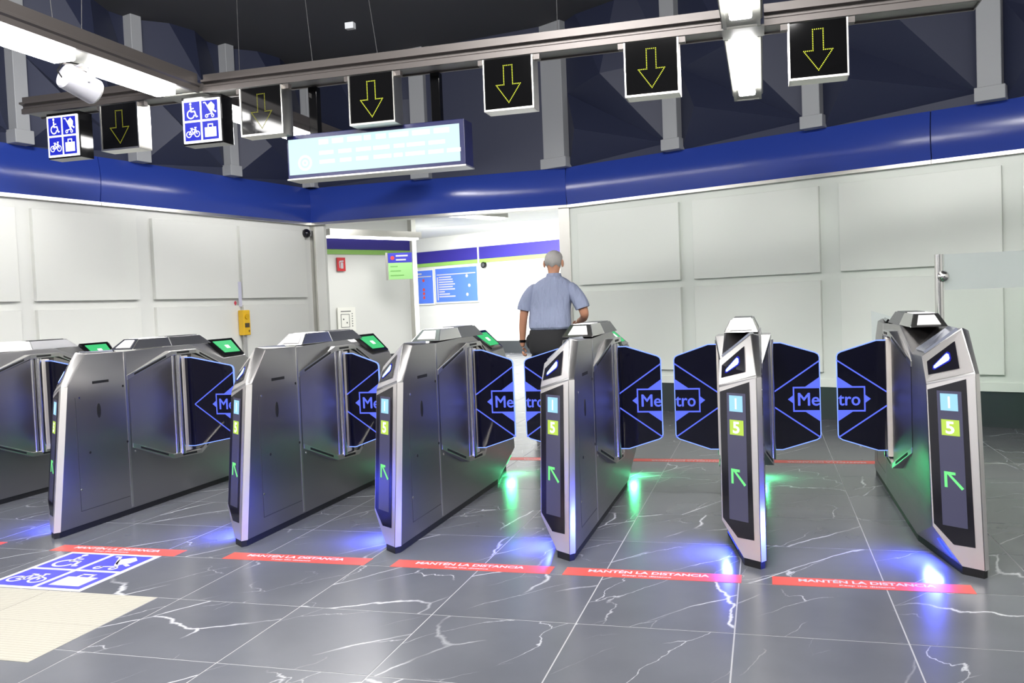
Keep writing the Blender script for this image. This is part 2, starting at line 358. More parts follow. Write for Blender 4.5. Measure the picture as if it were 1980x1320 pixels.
# ------------------------------------------------------------------ icons (unit square, y up)
def icon(kind):
    P = []
    if kind == 'wheelchair':
        P += [disc((.42, .90), .07)]; P += ring((.42, .33), .22, .07, 18, math.radians(100), math.radians(350))
        P += [line((.42, .80), (.44, .46), .09), line((.42, .48), (.68, .48), .08), line((.66, .50), (.76, .18), .08), line((.74, .18), (.86, .20), .07), line((.43, .64), (.62, .64), .06)]
    elif kind == 'stroller':
        P += ring((.30, .16), .075, .05, 14) + ring((.68, .16), .075, .05, 14)
        P += [line((.12, .90), (.26, .90), .06), line((.24, .90), (.62, .28), .06), line((.62, .28), (.30, .22), .05), [(.36, .72), (.62, .92), (.82, .72), (.80, .52), (.62, .36), (.48, .46)], line((.74, .44), (.90, .34), .09), line((.62, .40), (.70, .20), .05)]
    elif kind == 'bicycle':
        P += ring((.24, .36), .155, .05, 18) + ring((.76, .36), .155, .05, 18)
        P += [line((.24, .36), (.42, .62), .045), line((.42, .62), (.66, .62), .045), line((.66, .62), (.50, .36), .045), line((.50, .36), (.24, .36), .045), line((.42, .66), (.50, .36), .045), line((.76, .36), (.66, .70), .045), line((.60, .72), (.74, .72), .05), line((.34, .68), (.50, .68), .05)]
    else:
        P += [[(.14, .14), (.86, .14), (.86, .66), (.14, .66)], line((.36, .66), (.36, .82), .06), line((.64, .66), (.64, .82), .06), line((.33, .82), (.67, .82), .06)]
    return P
def pictos(fr, w_, h_, m_blue, m_white, root, off):
    """four blue squares with white symbols, on frame fr with its origin lower left"""
    gap = .05 * w_; bw = (w_ - 3 * gap) / 2; bh = (h_ - 3 * gap) / 2
    for k, kind in enumerate(('wheelchair', 'stroller', 'bicycle', 'suitcase')):
        x0 = gap + (bw + gap) * (k % 2); y0 = gap + (bh + gap) * (1 - k // 2)
        f = G().flat([[(x0, y0), (x0 + bw, y0), (x0 + bw, y0 + bh), (x0, y0 + bh)]], fr, off, .0006).build('blue_field', m_blue, root)
        G().flat([[(x0 + p[0] * bw, y0 + p[1] * bh) for p in q] for q in icon(kind)], fr, off + .0007, .0006).build(kind + '_symbol', m_white, f, weld=False)

# ------------------------------------------------------------------ ticket gates
GW = .2; GL = 2.37; Y0 = 4.14
def sym(p): return Vector((-GW - p[0], GL - p[1], p[2]))
_cache = {}
def cached(key, fn):
    if key not in _cache: _cache[key] = fn()
    return _cache[key]
ZB = .035
PLP = [(-.098, .064), (-.024, .006), (-.006, .03), (-.006, GL - .60), (-.102, GL - .064), (-.176, GL - .006), (-.194, GL - .03), (-.194, .60)]
def body():
    h = GL / 2
    M0 = (-.10, .060, ZB); C0 = (-.022, 0, ZB); R0 = (0, .03, ZB); R1 = (0, .150, .874); C1 = (-.022, .122, .874); C2 = (-.042, .272, 1.068); R2 = (-.006, .315, 1.052)
    R3 = (0, .64, 1.05); R4 = (0, 1.04, 1.058); RM = (0, h, 1.058); RB = (0, h, ZB)
    L0 = (-.2, .160, .185); L1 = (-.2, .250, .820); L2 = (-.2, .350, .938); L3 = (-GW, .64, .93); L4 = (-GW, 1.04, 1.058); LM = (-GW, h, 1.058); LB = (-GW, h, ZB); Lb = (-GW, .60, ZB)
    F = [(M0, C0, C1, L1, L0), (C0, R0, R1, C1), (C1, C2, L2, L1), (C1, R1, R2, C2), (C2, R2, R3), (C2, R3, L2), (L2, R3, L3), (L3, R3, R4), (L3, R4, L4), (L4, R4, RM, LM),
         (R0, RB, RM, R4, R3, R2, R1), (L0, L1, L2, L3, L4, LM, LB, Lb), (M0, L0, Lb), (M0, Lb, LB, RB, R0, C0)]
    g = G()
    for f in F: g.poly(f); g.poly([sym(p) for p in f])
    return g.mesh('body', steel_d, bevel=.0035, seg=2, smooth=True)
def both(fn):
    a = fn(); g = G(); g.v = list(a.v); g.f = list(a.f); g.add(a, sym); return g
FD = Vector((0, .125, .833)).normalized()             # up the lower front face
UD = Vector((-.03 + .2, 0, 0))
def low_map(p, off):
    # point of the slanted lower front plate at (x, z), raised by off
    n = Vector((-.775, -1, .143)).normalized(); x, z = p
    return Vector((x, -.775 * (x + .022) + .143 * (z - ZB), z)) + n * off
def low_flat(polys, off, th=.001):
    g = G()
    for q in polys: g.loft([low_map(p, off) for p in q], [low_map(p, off + th) for p in q])
    return g
def low_text(t, c, off):
    g = G(); g.v = [tuple(low_map((c[0] + p[0], c[1] + p[1]), off)) for p in t.v]; g.f = list(t.f); return g
def fr_up():
    a = Vector((-.2, .250, .820)); b = Vector((-.022, .122, .874)); c = Vector((-.2, .350, .938)); d = Vector((-.042, .272, 1.068)); N = ((b - a).normalized()).cross((c - a)).normalized()
    def B(s, t, off): return (a * (1 - s) + b * s) * (1 - t) + (c * (1 - s) + d * s) * t + N * off
    return B
def up_flat(pts, off, th=.0015):
    B = fr_up(); return G().loft([B(p[0], p[1], off) for p in pts], [B(p[0], p[1], off + th) for p in pts])
def glow_g():
    # thin strip on the slanted cut below the front panel
    a = Vector((-.10, .060, ZB)); b = Vector((-.2, .16, .185)); c = Vector((-.2, .60, ZB)); n = (b - a).cross(c - a).normalized()
    if n.x > 0: n = -n
    P = lambda s, t: a * (1 - s - t) + b * s + c * t
    q = [P(.15, .10), P(.62, .10), P(.58, .14), P(.15, .14)]
    return G().loft([p + n * .001 for p in q], [p + n * .004 for p in q])
def make_gate(X, wl, wr, label, lit=True, extra=None):
    root = empty('ticket_gate', (X, Y0, 0), label, 'ticket gate', 'row of steel ticket gates across the hall')
    link('body', cached('body', body), root)
    link('plinth', cached('plinth', lambda: G().loft([(p[0], p[1], 0) for p in PLP], [(p[0], p[1], ZB) for p in PLP]).mesh('plinth', rubber)), root)
    # front lower black panel with its display, the same at the rear
    plate_m = PLATE
    link('front_plate', cached('fp0', lambda: low_flat([[(-.024, ZB + .002), (-.099, ZB + .002), (-.198, .187), (-.198, .812), (-.024, .866)]], .0001, .0008).mesh('front_plate', plate_m)), root)
    link('front_plate', cached('fp1', lambda: up_flat([(.01, .03), (.985, .03), (.97, .97), (.02, .97)], .0002, .001).mesh('front_plate', plate_m)), root)
    link('edge_trim', cached('fp2', lambda: G().loft([(-.021, .001, ZB), (0, .031, ZB), (0, .150, .868), (-.021, .121, .868)], [(-.0206, -.0006, ZB), (.0006, .0304, ZB), (.0006, .1494, .868), (-.0206, .1204, .868)]).mesh('edge_trim', plate_m)), root)
    LP = [(-.192, .200), (-.124, .122), (-.050, .125), (-.054, .846), (-.194, .792)]
    pan = link('front_panel', cached('lp0', lambda: low_flat([LP], .0009, .002).mesh('front_panel', gloss)), root)
    pan2 = link('front_panel', cached('lp1', lambda: G().add(low_flat([LP], .0009, .002), sym).mesh('front_panel', gloss)), root)
    def F(key, name, polys, m, off, parent):
        return link(name, cached(key, lambda: low_flat(polys, off).mesh(name, m, weld=False)), parent)
    R = lambda x0, x1, z0, z1: [(x0, z0), (x1, z0), (x1, z1), (x0, z1)]
    F('disp', 'display', [R(-.160, -.072, .200, .790)], disp_m, .0030, pan)
    F('l1', 'line_square', [R(-.148, -.086, .703, .778)], cyan_d, .0042, pan)
    F('l5', 'line_square', [R(-.148, -.084, .594, .664)], lime_d, .0042, pan)
    link('line_numeral', cached('t1', lambda: low_text(text_geo('1', .072, .001, .8), (-.117, .740), .0058).mesh('line_numeral', paper)), pan)
    link('line_numeral', cached('t5', lambda: low_text(text_geo('5', .074, .002, .95), (-.117, .629), .0058).mesh('line_numeral', paper)), pan)
    F('arr', 'direction_arrow', [[(p[0], p[1] - .026) for p in q] for q in (
        ((-.146, .393), (-.136, .393), (-.136, .448), (-.146, .462)), ((-.146, .462), (-.136, .449), (-.106, .449), (-.106, .461)),
        ((-.141, .458), (-.133, .462), (-.078, .396), (-.086, .388)))], green_a, .0042, pan)
    # front upper panel with white lamp
    up_pts = [(.09, .24), (.74, .17), (.79, .80), (.74, .80), (.11, .68)]
    up = link('upper_panel', cached('up0', lambda: up_flat(up_pts, .0045).mesh('upper_panel', gloss)), root)
    link('lamp_rim', cached('halo', lambda: up_flat([(.20, .36), (.24, .32), (.60, .40), (.63, .46), (.63, .60), (.58, .66), (.52, .64), (.22, .46)], .0066, .0006).mesh('lamp_rim', emis('deep_blue_rim', sc(30, 34, 200), .8))), up)
    link('status_lamp', cached('blob', lambda: up_flat([(.235, .375), (.265, .355), (.57, .43), (.60, .47), (.60, .575), (.565, .615), (.52, .60), (.245, .435)], .0075, .002).mesh('status_lamp', whiteled)), up)
    link('upper_panel', cached('up1', lambda: G().add(up_flat(up_pts, .0045), sym).mesh('upper_panel', gloss)), root)
    # cap: card reader dome
    def dome(y0, y1, s0, s1):
        b = [(-.190, y0, 1.056), (-.012, y0, 1.056), (-.012, y1, 1.056), (-.190, y1, 1.056)]
        t = [(-.160, y0 + s0, 1.122), (-.040, y0 + s0, 1.122), (-.040, y1 - s1, 1.122), (-.160, y1 - s1, 1.122)]
        return G().loft(b, t).mesh('reader_dome', steel_l if s0 else steel_b, bevel=.003)
    d = link('reader_dome', cached('dome', lambda: dome(.74, 1.14, .10, 0)), root)
    d2 = link('reader_dome', cached('dome2', lambda: dome(1.145, 1.60, 0, .10)), root)
    link('reader_pad', cached('pad', lambda: G().box(-.148, -.052, .88, 1.12, 1.122, 1.125).mesh('reader_pad', mat('pale_pad', sc(235, 235, 235), .3))), d)
    link('reader_pad', cached('pad2', lambda: G().box(-.150, -.050, 1.18, 1.48, 1.122, 1.126).mesh('reader_pad', mat('grey_pad', sc(50, 52, 56), .25))), d2)
    fd = frame((-.170, .7445, 1.0595), (1, 0, 0), (0, .10, .066))
    link('reader_window', cached('dwin', lambda: G().flat([[(.014, .012), (.126, .012), (.108, .098), (.032, .098)]], fd, .0015, .001).mesh('reader_window', mat('pale_window', sc(196, 196, 198), .25))), d)
    # passenger screens on the sloped tops
    def scr(T, m, inset, off):
        A, B_, C_, D = Vector((-.170, 1.77, 1.068)), Vector((-.152, 2.07, 1.070)), Vector((-.006, 2.01, .948)), Vector((-.006, 1.755, .948))
        # u across (0 high left side, 1 low right side), v away from the front
        Q = lambda u, v: (A * (1 - v) + B_ * v) * (1 - u) + (D * (1 - v) + C_ * v) * u
        q = [Q(inset[0], inset[2]), Q(inset[1], inset[2]), Q(inset[1], inset[3]), Q(inset[0], inset[3])]
        N = (q[1] - q[0]).cross(q[3] - q[0]).normalized()
        return G().add(G().loft([p + N * (off - .02) for p in q], [p + N * off for p in q]), T)
    idn = lambda p: p
    bz = link('screen_bezel', cached('bz', lambda: scr(idn, None, (.0, 1., .0, 1.), .006).mesh('screen_bezel', blk)), root)
    link('screen', cached('gs', lambda: scr(idn, None, (.14, .84, .12, .88), .008).mesh('screen', green_s)), bz)
    link('screen_symbol', cached('gsy', lambda: scr(idn, None, (.42, .60, .42, .58), .0095).mesh('screen_symbol', paper)), bz)
    bz2 = link('screen_bezel', cached('bz2', lambda: scr(sym, None, (.05, .95, .05, .95), .004).mesh('screen_bezel', mat('unlit_screen', sc(150, 155, 170), .15, .5))), root)
    # door housings: roof and sill ledges, drum, roller
    def half(fn, key, name, m, parent, **k):
        link(name, cached(key + 'R', lambda: fn().mesh(name, m, **k)), parent); link(name, cached(key + 'L', lambda: G().add(fn(), sym).mesh(name, m, **k)), parent)
    def ledge(top):
        ys = (.655, 1.05, 1.32, 1.715) if top else (.675, 1.02, 1.33, 1.695); zs = (.893, 1.026, 1.026, .893) if top else (.425, .292, .278, .425); ps = (.004, .052, .052, .004)
        g = G(); th = .030; dz = th if not top else -th
        for k in range(3):
            a = [(-.002, ys[k], zs[k]), (ps[k], ys[k], zs[k]), (ps[k], ys[k], zs[k] + dz), (-.002, ys[k], zs[k] + dz)]
            b = [(-.002, ys[k + 1], zs[k + 1]), (ps[k + 1], ys[k + 1], zs[k + 1]), (ps[k + 1], ys[k + 1], zs[k + 1] + dz), (-.002, ys[k + 1], zs[k + 1] + dz)]
            g.loft(a, b)
        return g
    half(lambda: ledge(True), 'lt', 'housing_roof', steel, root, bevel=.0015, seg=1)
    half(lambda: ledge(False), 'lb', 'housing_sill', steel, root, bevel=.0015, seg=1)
    def slots():
        g = G()
        def s_(y0, z0, p0, y1, z1, p1, dz):
            a = [(p0 - .01, y0, z0 - dz), (p0 + .0015, y0, z0 - dz), (p0 + .0015, y0, z0 + dz), (p0 - .01, y0, z0 + dz)]
            b = [(p1 - .01, y1, z1 - dz), (p1 + .0015, y1, z1 - dz), (p1 + .0015, y1, z1 + dz), (p1 - .01, y1, z1 + dz)]
            g.loft(a, b)
        def lr(a, b, t): return a + (b - a) * t
        (y0, z0, p0, y1, z1, p1, t0, t1) = SL[k_]
        s_(lr(y0, y1, t0), lr(z0, z1, t0), lr(p0, p1, t0), lr(y0, y1, t1), lr(z0, z1, t1), lr(p0, p1, t1), .0065)
        return g
    SL = ((.655, .878, .004, 1.05, 1.011, .052, .15, .86), (1.05, 1.011, .052, 1.32, 1.011, .052, .2, .7), (1.32, 1.011, .052, 1.715, .878, .004, .12, .8),
          (.675, .44, .004, 1.02, .307, .052, .18, .85), (1.02, .307, .052, 1.33, .293, .052, .3, .8), (1.33, .293, .052, 1.695, .44, .004, .2, .8))
    for k_ in range(6): half(slots, 'sl%d' % k_, 'light_slot', dark, root)
    def drum():
        g = G(); N_ = 10
        for (ya, yb) in ((.668, 1.09), (1.702, 1.28)):
            prev = None
            for k in range(N_ + 1):
                t = k / N_; y = ya + (yb - ya) * t; x = .002 + .040 * (1 - math.cos(t * math.pi / 2)) if False else .002 + .036 * math.sin(t * math.pi / 2) ** 1.3
                lo = .432 - .135 * t; hi = .876 + .122 * t
                if prev: g.poly([(prev[1], prev[0], prev[2]), (x, y, lo), (x, y, hi), (prev[1], prev[0], prev[3])])
                prev = (y, x, lo, hi)
        g.poly([(.038, 1.09, .297), (.0, 1.09, .297), (.0, 1.09, .998), (.038, 1.09, .998)]); g.poly([(.038, 1.28, .297), (.0, 1.28, .297), (.0, 1.28, .998), (.038, 1.28, .998)])
        return g
    half(drum, 'dr', 'drum_cover', drum_m, root, smooth=True)
    def roller():
        return G().cyl((.040, 1.122, .31), (.040, 1.122, .995), .026, 18)
    half(lambda: G().cyl((.030, 1.075, .31), (.030, 1.075, .995), .016, 14), 'ro1', 'roller_column', steel, root, smooth=True)
    half(roller, 'ro', 'roller_column', steel_l, root, smooth=True)
    half(lambda: G().box(.002, .056, 1.150, 1.215, .322, .985), 'st', 'door_stile', STILE, root, bevel=.003)
    # side seam, slots, lock, screws
    half(lambda: G().box(-.001, .0018, .636, .654, ZB + .01, 1.045), 'se', 'seam_strip', steel, root)
    half(lambda: G().add(G().box(-.001, .0015, .35, .49, .868, .884)), 'vs', 'slot', dark, root)
    half(lambda: G().add(G().loft([(0, .392 + .016 * math.cos(a), .70 + .045 * math.sin(a)) for a in [k * math.pi / 6 for k in range(12)]], [(.002, .392 + .016 * math.cos(a), .70 + .045 * math.sin(a)) for a in [k * math.pi / 6 for k in range(12)]])), 'kh', 'keyhole', dark, root)
    def screws(pts, r):
        g = G()
        for (y, z) in pts: g.cyl((0, y, z), (.002, y, z), r, 10)
        return g
    half(lambda: screws(((.615, .83), (.63, .47), (.30, .455)), .008), 'sk', 'bolt_hole', dark, root)
    half(lambda: screws(((.235, .795), (.215, .245), (.70, .395)), .0065), 'sw', 'screw', mat('bright_screw', (.9, .9, .9, 1), .15, 1), root)
    half(lambda: G().box(-.001, .0012, .20, .625, .115, .119).box(-.001, .0012, .20, .204, .119, .80), 'gl', 'panel_groove', mat('groove', (.2, .2, .2, 1), .4, 1), root)
    # doors
    def door(side, w_):
        mir = side < 0
        x0 = .054
        def T(p):
            return Vector((-GW - p[0], p[1], p[2])) if mir else p
        zc_, yc = .645, 1.185
        out = [(0, .972), (.05, .972), (w_ - .022, .912), (w_ - .006, .902), (w_, .886), (w_, .44), (w_ - .006, .424), (w_ - .022, .413), (.05, .354), (0, .354)]
        fr_ = frame((x0, yc, 0), (1, 0, 0), (0, 0, 1))
        key = 'door%d_%.3f' % (side, w_)
        dr = link('glass_door', cached(key, lambda: G().add(G().prism(out, fr_, -.006, .006), T).mesh('glass_door', glassb, bevel=.001, seg=1)), root)
        # glowing rim
        def rim():
            g = G(); n_ = len(out) - 1
            for k in range(n_):
                a, b = out[k], out[k + 1]; g.flat([line(a, b, .005)], fr_, -.0065, .013)
            return G().add(g, T)
        link('edge_light', cached(key + 'r', lambda: rim().mesh('edge_light', blue_edge, weld=False)), dr)
        def emb():
            P = []; sl = .70; uL = max(0., w_ - .317); t = .0075
            P.append(line((uL, zc_ + max(0, .038 + .0 if uL == 0 else 0) if uL else zc_ + (.865 - zc_) - sl * w_), (w_, .865), t)); P.append(line((uL, zc_ if uL else zc_ - (.865 - zc_) + sl * w_), (w_, 2 * zc_ - .865), t))
            rl = w_ - .148; h = .072
            P += [[(rl, zc_ + h), (w_, zc_ + h), (w_, zc_ + h - .009), (rl, zc_ + h - .009)], [(rl, zc_ - h), (w_, zc_ - h), (w_, zc_ - h + .009), (rl, zc_ - h + .009)], [(rl, zc_ - h), (rl + .008, zc_ - h), (rl + .008, zc_ + h), (rl, zc_ + h)]]
            P += [[(rl, zc_ + .022), (rl - .028, zc_), (rl, zc_ - .022)], [(w_ - .08, zc_ + h), (w_, zc_ + h + .056), (w_, zc_ + h)], [(w_ - .08, zc_ - h), (w_, zc_ - h - .056), (w_, zc_ - h)]]
            g = G(); g.flat(P, fr_, .0062, .001); g2 = G().flat(P, fr_, -.0072, .001); g.add(g2); return G().add(g, T)
        link('emblem', cached(key + 'e', lambda: emb().mesh('emblem', blue_led, weld=False)), dr)
        def let():
            txt = 'Me' if not mir else 'tro'
            g = text_geo(txt, .105, .0, 1.0, 'LEFT'); xs = [p[0] for p in g.v]; a, b = min(xs), max(xs); tw = .118
            g.v = [((p[0] - a) / (b - a) * tw, p[1], 0) for p in g.v]
            if not mir: f_ = frame((x0 + w_ - .121, yc - .0075, zc_), (1, 0, 0), (0, 0, 1))
            else: f_ = frame((-GW - x0 - w_ + .003, yc - .0075, zc_), (1, 0, 0), (0, 0, 1))
            g.v = [(p[0] * .97 + .0018, p[1], 0) for p in g.v]; h = put(g, f_, (0, 0), 0.0004)
            for dx, dz, dd in ((.0017, 0, .0005), (-.0017, 0, .0006), (0, .0012, .0007), (0, -.0012, .0008)): h.add(put(g, f_, (dx, dz), dd))
            return h
        link('lettering', cached(key + 't', lambda: let().mesh('lettering', blue_led)), dr)
    if wr: door(1, wr)
    if wl: door(-1, wl)
    if lit:
        link('glow_strip', cached('gb', lambda: glow_g().mesh('glow_strip', emis('blue_strip', sc(40, 60, 255), 3))), root)
        link('glow_strip', cached('gg', lambda: G().add(glow_g(), sym).mesh('glow_strip', emis('green_strip', sc(40, 255, 120), 3))), root)
        area('blue_glow', (-.185, .25, .085), (.20, .05), 7.5, (.06, .09, 1), (-.85, -.15, -.5), root, math.radians(172))
        area('green_glow', (-.015, GL - .25, .085), (.12, .04), 2.6, (.08, 1, .35), (.6, -.1, -.9), root)
    return root
gates = [
    (-5.15, .26, .39, 'farthest left steel ticket gate, only its rear half inside the picture'),
    (-3.96, .39, .385, 'steel ticket gate standing behind the floor sticker with four white symbols'),
    (-2.725, .41, .235, 'ticket gate third from the left, in front of the yellow intercom wall'),
    (-1.828, .25, .25, 'ticket gate in the middle of the row, in front of the passage with blue maps'),
    (-.915, .28, .255, 'ticket gate directly in front of the man in the pale shirt'),
    (-.024, .25, .26, 'ticket gate seen straight from the front, doors opening on both sides'),
    (.897, .26, 0, 'last ticket gate on the right, beside the steel post of the glass fence')]
groots = [make_gate(*g_) for g_ in gates]
# the last gate carries a small glass screen at its rear
glass_c = bpy.data.materials.new('clear_green_glass'); glass_c.use_nodes = True
b = glass_c.node_tree.nodes['Principled BSDF']; b.inputs['Base Color'].default_value = sc(249, 253, 250); b.inputs['Roughness'].default_value = .02; b.inputs['Transmission Weight'].default_value = 1; b.inputs['IOR'].default_value = 1.15
glass_f = bpy.data.materials.new('frosted_glass'); glass_f.use_nodes = True
b = glass_f.node_tree.nodes['Principled BSDF']; b.inputs['Base Color'].default_value = sc(222, 228, 228); b.inputs['Roughness'].default_value = .45; b.inputs['Transmission Weight'].default_value = .75; b.inputs['IOR'].default_value = 1.2
f_ = frame((0, 2.30, 0), (1, 0, 0), (0, 0, 1))
G().prism([(-.205, .80), (-.02, .80), (-.02, 1.05), (-.205, 1.115)], f_, -.005, .005).build('glass_screen', glass_f, groots[6])
# ------------------------------------------------------------------ glass fence at the right
r = empty('glass_fence', (1.1, 6.35, 0), 'glass fence with frosted upper band on a round steel post', 'glass fence')
G().cyl((0, 0, 0), (0, 0, 1.47), .027, 20).build('post', steel_l, r, smooth=True)
G().cyl((0, 0, 0), (0, 0, .02), .06, 20).build('post_foot', steel_l, r, smooth=True)
g = G().ball((.022, -.02, 1.325), .038, 14); g.build('glass_clamp', steel_l, r, smooth=True)
G().box(.032, 1.5, -.005, .005, 1.235, 1.468).build('frosted_band', glass_f, r)
G().box(.032, 1.5, -.005, .005, .10, 1.232).build('glass_pane', glass_c, r)
G().cyl((1.53, 0, 0), (1.53, 0, 1.47), .027, 20).build('post', steel_l, r, smooth=True)

# ------------------------------------------------------------------ overhead beams
def beam_x():
    r = empty('light_beam', (0, 5.4, 2.8), 'long grey overhead beam across the hall carrying the arrow signs', 'beam')
    a, b_ = -5.25, 1.17
    def seg(x0, x1):
        prof = [(0, 0), (.0, .035), (.016, .045), (.016, .062), (-.02, .068), (-.02, .082), (.012, .09), (.012, .125), (.20, .125), (.20, 0), (.185, 0), (.185, .02), (.02, .02), (.02, 0)]
        G().loft([(x0, p[0], p[1]) for p in prof], [(x1, p[0], p[1]) for p in prof]).build('channel', beam_m, r)
        G().box(x0, x1, .02, .185, .012, .018).build('tray', beam_w, r)
    for x0, x1 in ((a, -4.03), (-3.70, -.20), (.04, b_)): seg(x0, x1)
    G().box(-4.03, -3.70, .0, .21, .0, .01).build('junction_plate', beam_w, r); G().box(-.20, .04, .0, .21, 0, .01).build('junction_plate', beam_w, r)
    G().box(b_, b_ + .006, -.02, .2, 0, .13).build('end_cap', beam_m, r)
beam_x()
def beam_y(xc, hw, lw_, y0, y1, lamps, label, grp):
    r = empty('light_beam', (xc, y0, 2.8), label, 'beam')
    prof = [(-hw, 0), (-hw, .035), (-hw - .012, .045), (-hw - .012, .06), (-hw + .01, .07), (-hw + .01, .13), (hw - .01, .13), (hw - .01, .07), (hw + .012, .06), (hw + .012, .045), (hw, .035), (hw, 0), (hw - .02, 0), (hw - .02, .02), (-hw + .02, .02), (-hw + .02, 0)]
    for a, b_ in ((0, 5.39 - y0), (5.62 - y0, y1 - y0)):
        G().loft([(p[0], a, p[1]) for p in prof], [(p[0], b_, p[1]) for p in prof]).build('channel', beam_m if xc < -1 else beam_w, r)
        G().box(-hw + .02, hw - .02, a, b_, .012, .018).build('tray', beam_w, r)
    G().box(-hw, hw, y1 - y0, y1 - y0 + .006, 0, .13).build('end_cap', beam_w, r)
    for a, b_ in lamps:
        G().box(-lw_, lw_, a - y0, b_ - y0, -.042, .011).build('lamp_tube', lamp_m, r, bevel=.012, seg=2)
beam_y(-3.875, .155, .078, -3.2, 9.5, [(-3.1, -1.7), (-1.5, -.1), (.1, 1.5), (1.7, 3.1), (3.25, 4.33), (4.60, 5.24), (5.82, 6.52), (6.66, 7.3), (7.5, 8.3), (8.45, 9.35)], 'left overhead light beam running away from the camera, with lit tubes', 'b')
beam_y(-.085, .105, .060, -3.2, 7.38, [(-3.1, -1.7), (-1.5, -.1), (.1, 1.5), (1.9, 3.3), (3.6, 5.10), (5.645, 7.03)], 'right overhead light beam running away from the camera, with lit tubes', 'b')
# suspension wires
wire_m = mat('dark_wire', sc(60, 60, 62), .6)
WL = ['thin wire above the left light beam, nearest the left edge of the picture', 'thin wire above the left light beam, right of the loudspeaker', 'thin wire above the crossing of the left beam and the long beam',
      'thin wire from the long beam left of the small ceiling clamp', 'thin wire from the long beam just right of the small ceiling clamp', 'thin wire from the long beam above the curved-reflection arrow sign', 'thin wire at the right end of the long beam, above the rightmost arrow sign']
k = 0
for (x, y, dx) in ((-4.4, 4.4, -.12), (-4.36, 4.5, .1), (-3.72, 5.9, .02), (-2.9, 5.5, -.12), (-2.42, 5.5, -.2), (-1.2, 5.5, .02), (.55, 5.5, 0)):
    zt = 4.30 + (x + dx + 6.1) * .06
    xx = {-4.4: -4.0, -4.36: -3.9}.get(x, x)
    o = G().cyl((xx, y, 2.92), (xx + dx, y, zt), .0025, 6).build('suspension_wire', wire_m); k += 1
    tag(o, WL[k - 1], 'wire', 'suspension wires of the beams')
g = G().box(-2.64, -2.58, 5.48, 5.52, 3.13, 3.17).build('wire_clamp', grey_p); tag(g, 'small grey clamp on a wire under the black ceiling', 'clamp')
# ------------------------------------------------------------------ hanging signs
dots = []
def arrow_sign(xc, label, dim=1.0):
    w_ = .318; z1, z0 = 2.785, 2.465
    r = empty('arrow_sign', (xc, 5.375, 2.62), label, 'sign', 'black arrow signs hanging under the beam')
    link('case', cached('acase', lambda: G().box(-.159, .159, 0, .13, -.150, .165).mesh('case', blk, bevel=.003)), r)
    link('case_rim', cached('arim', lambda: G().box(-.161, -.153, -.006, .132, -.158, .165).box(-.161, .161, -.006, .132, -.158, -.146).box(.153, .161, -.006, .132, -.158, .165).mesh('case_rim', trim_m, weld=False)), r)
    link('mounting_clip', cached('clip', lambda: G().box(-.20, -.155, .02, .06, .14, .172).mesh('mounting_clip', beam_m)), r)
    link('mounting_clip', cached('clip2', lambda: G().box(.155, .20, .02, .06, .14, .172).mesh('mounting_clip', beam_m)), r)
    def dd():
        g = G(); out = [(-.028, .118), (.028, .118), (.028, .0), (.078, .0), (0, -.112), (-.078, .0), (-.028, .0), (-.028, .118)]
        for a, b_ in zip(out, out[1:]):
            a = Vector(a); b_ = Vector(b_); n_ = max(2, int((b_ - a).length / .0095))
            for k in range(n_):
                p = a + (b_ - a) * k / n_; g.box(p.x - .0026, p.x + .0026, -.0015, .001, p.y - .0026, p.y + .0026)
        return g.mesh('led_arrow', yellow_led if dim == 1 else emis('dim_yellow_led', sc(190, 190, 60), .55), weld=False)
    o = link('led_arrow', cached('dots%s' % dim, dd), r)
    return r
arrow_sign(.329, 'rightmost black arrow sign under the beam, right of the lit tube')
arrow_sign(-.610, 'black arrow sign just left of the lit tube of the right beam')
arrow_sign(-1.497, 'black arrow sign with a bright curved reflection, right of the long cyan display')
arrow_sign(-2.424, 'black arrow sign directly above the long cyan display')
arrow_sign(-3.235, 'black arrow sign right beside the higher pictogram sign, crossed by a lit tube', .6)
arrow_sign(-4.378, 'dim leftmost black arrow sign between the two pictogram signs', .6)
def picto_sign(x0, x1, label):
    r = empty('pictogram_sign', (x0, 5.37, 2.455), label, 'sign', 'lit pictogram signs')
    W_ = x1 - x0
    G().box(-.012, W_ + .012, .012, .14, -.012, .318).build('case', blk, r, bevel=.003)
    G().box(0, W_, 0, .012, 0, .295).build('lit_face', sign_wht, r)
    pictos(frame((0, -.0002, 0), (1, 0, 0), (0, 0, 1)), W_, .295, sign_blue, sign_wht, r, .0004)
picto_sign(-3.85, -3.555, 'lit sign of four blue pictograms under the left beam crossing')
picto_sign(-5.00, -4.735, 'lit sign of four blue pictograms, farthest left of the hanging signs')
# information display
r = empty('information_display', (-2.49, 5.515, 2.195), 'long lit cyan information display hanging on two black posts', 'display')
G().box(-.645, .645, .0, .17, -.02, .275).build('case', mat('navy_case', sc(20, 24, 70), .3), r, bevel=.003)
G().box(-.65, .65, -.006, .175, -.03, -.02).build('case_rim', trim_m, r)
G().box(-.632, .612, -.004, .0, .004, .245).build('lit_screen', screen_m, r)
fs = frame((0, -.0042, 0), (1, 0, 0), (0, 0, 1))
ps = []
random.seed(3)
for row, (z, h) in enumerate(((.195, .034), (.125, .026), (.065, .026))):
    x = -.40
    while x < .54:
        l = random.uniform(.05, .14); ps.append([(x, z), (x + l, z), (x + l, z + h), (x, z + h)]); x += l + random.uniform(.015, .04)
G().flat(ps, fs, .0005, .0005).build('blurred_text', screen_w, r, weld=False)
G().flat(ring((-.51, .08), .045, .016, 20) + ring((-.51, .08), .016, .012, 14), fs, .0005, .0005).build('round_symbol', screen_w, r, weld=False)
for x in (-.455, .44): G().box(x - .032, x + .032, .04, .10, .27, .602).build('hanger_post', blk, r, bevel=.004)
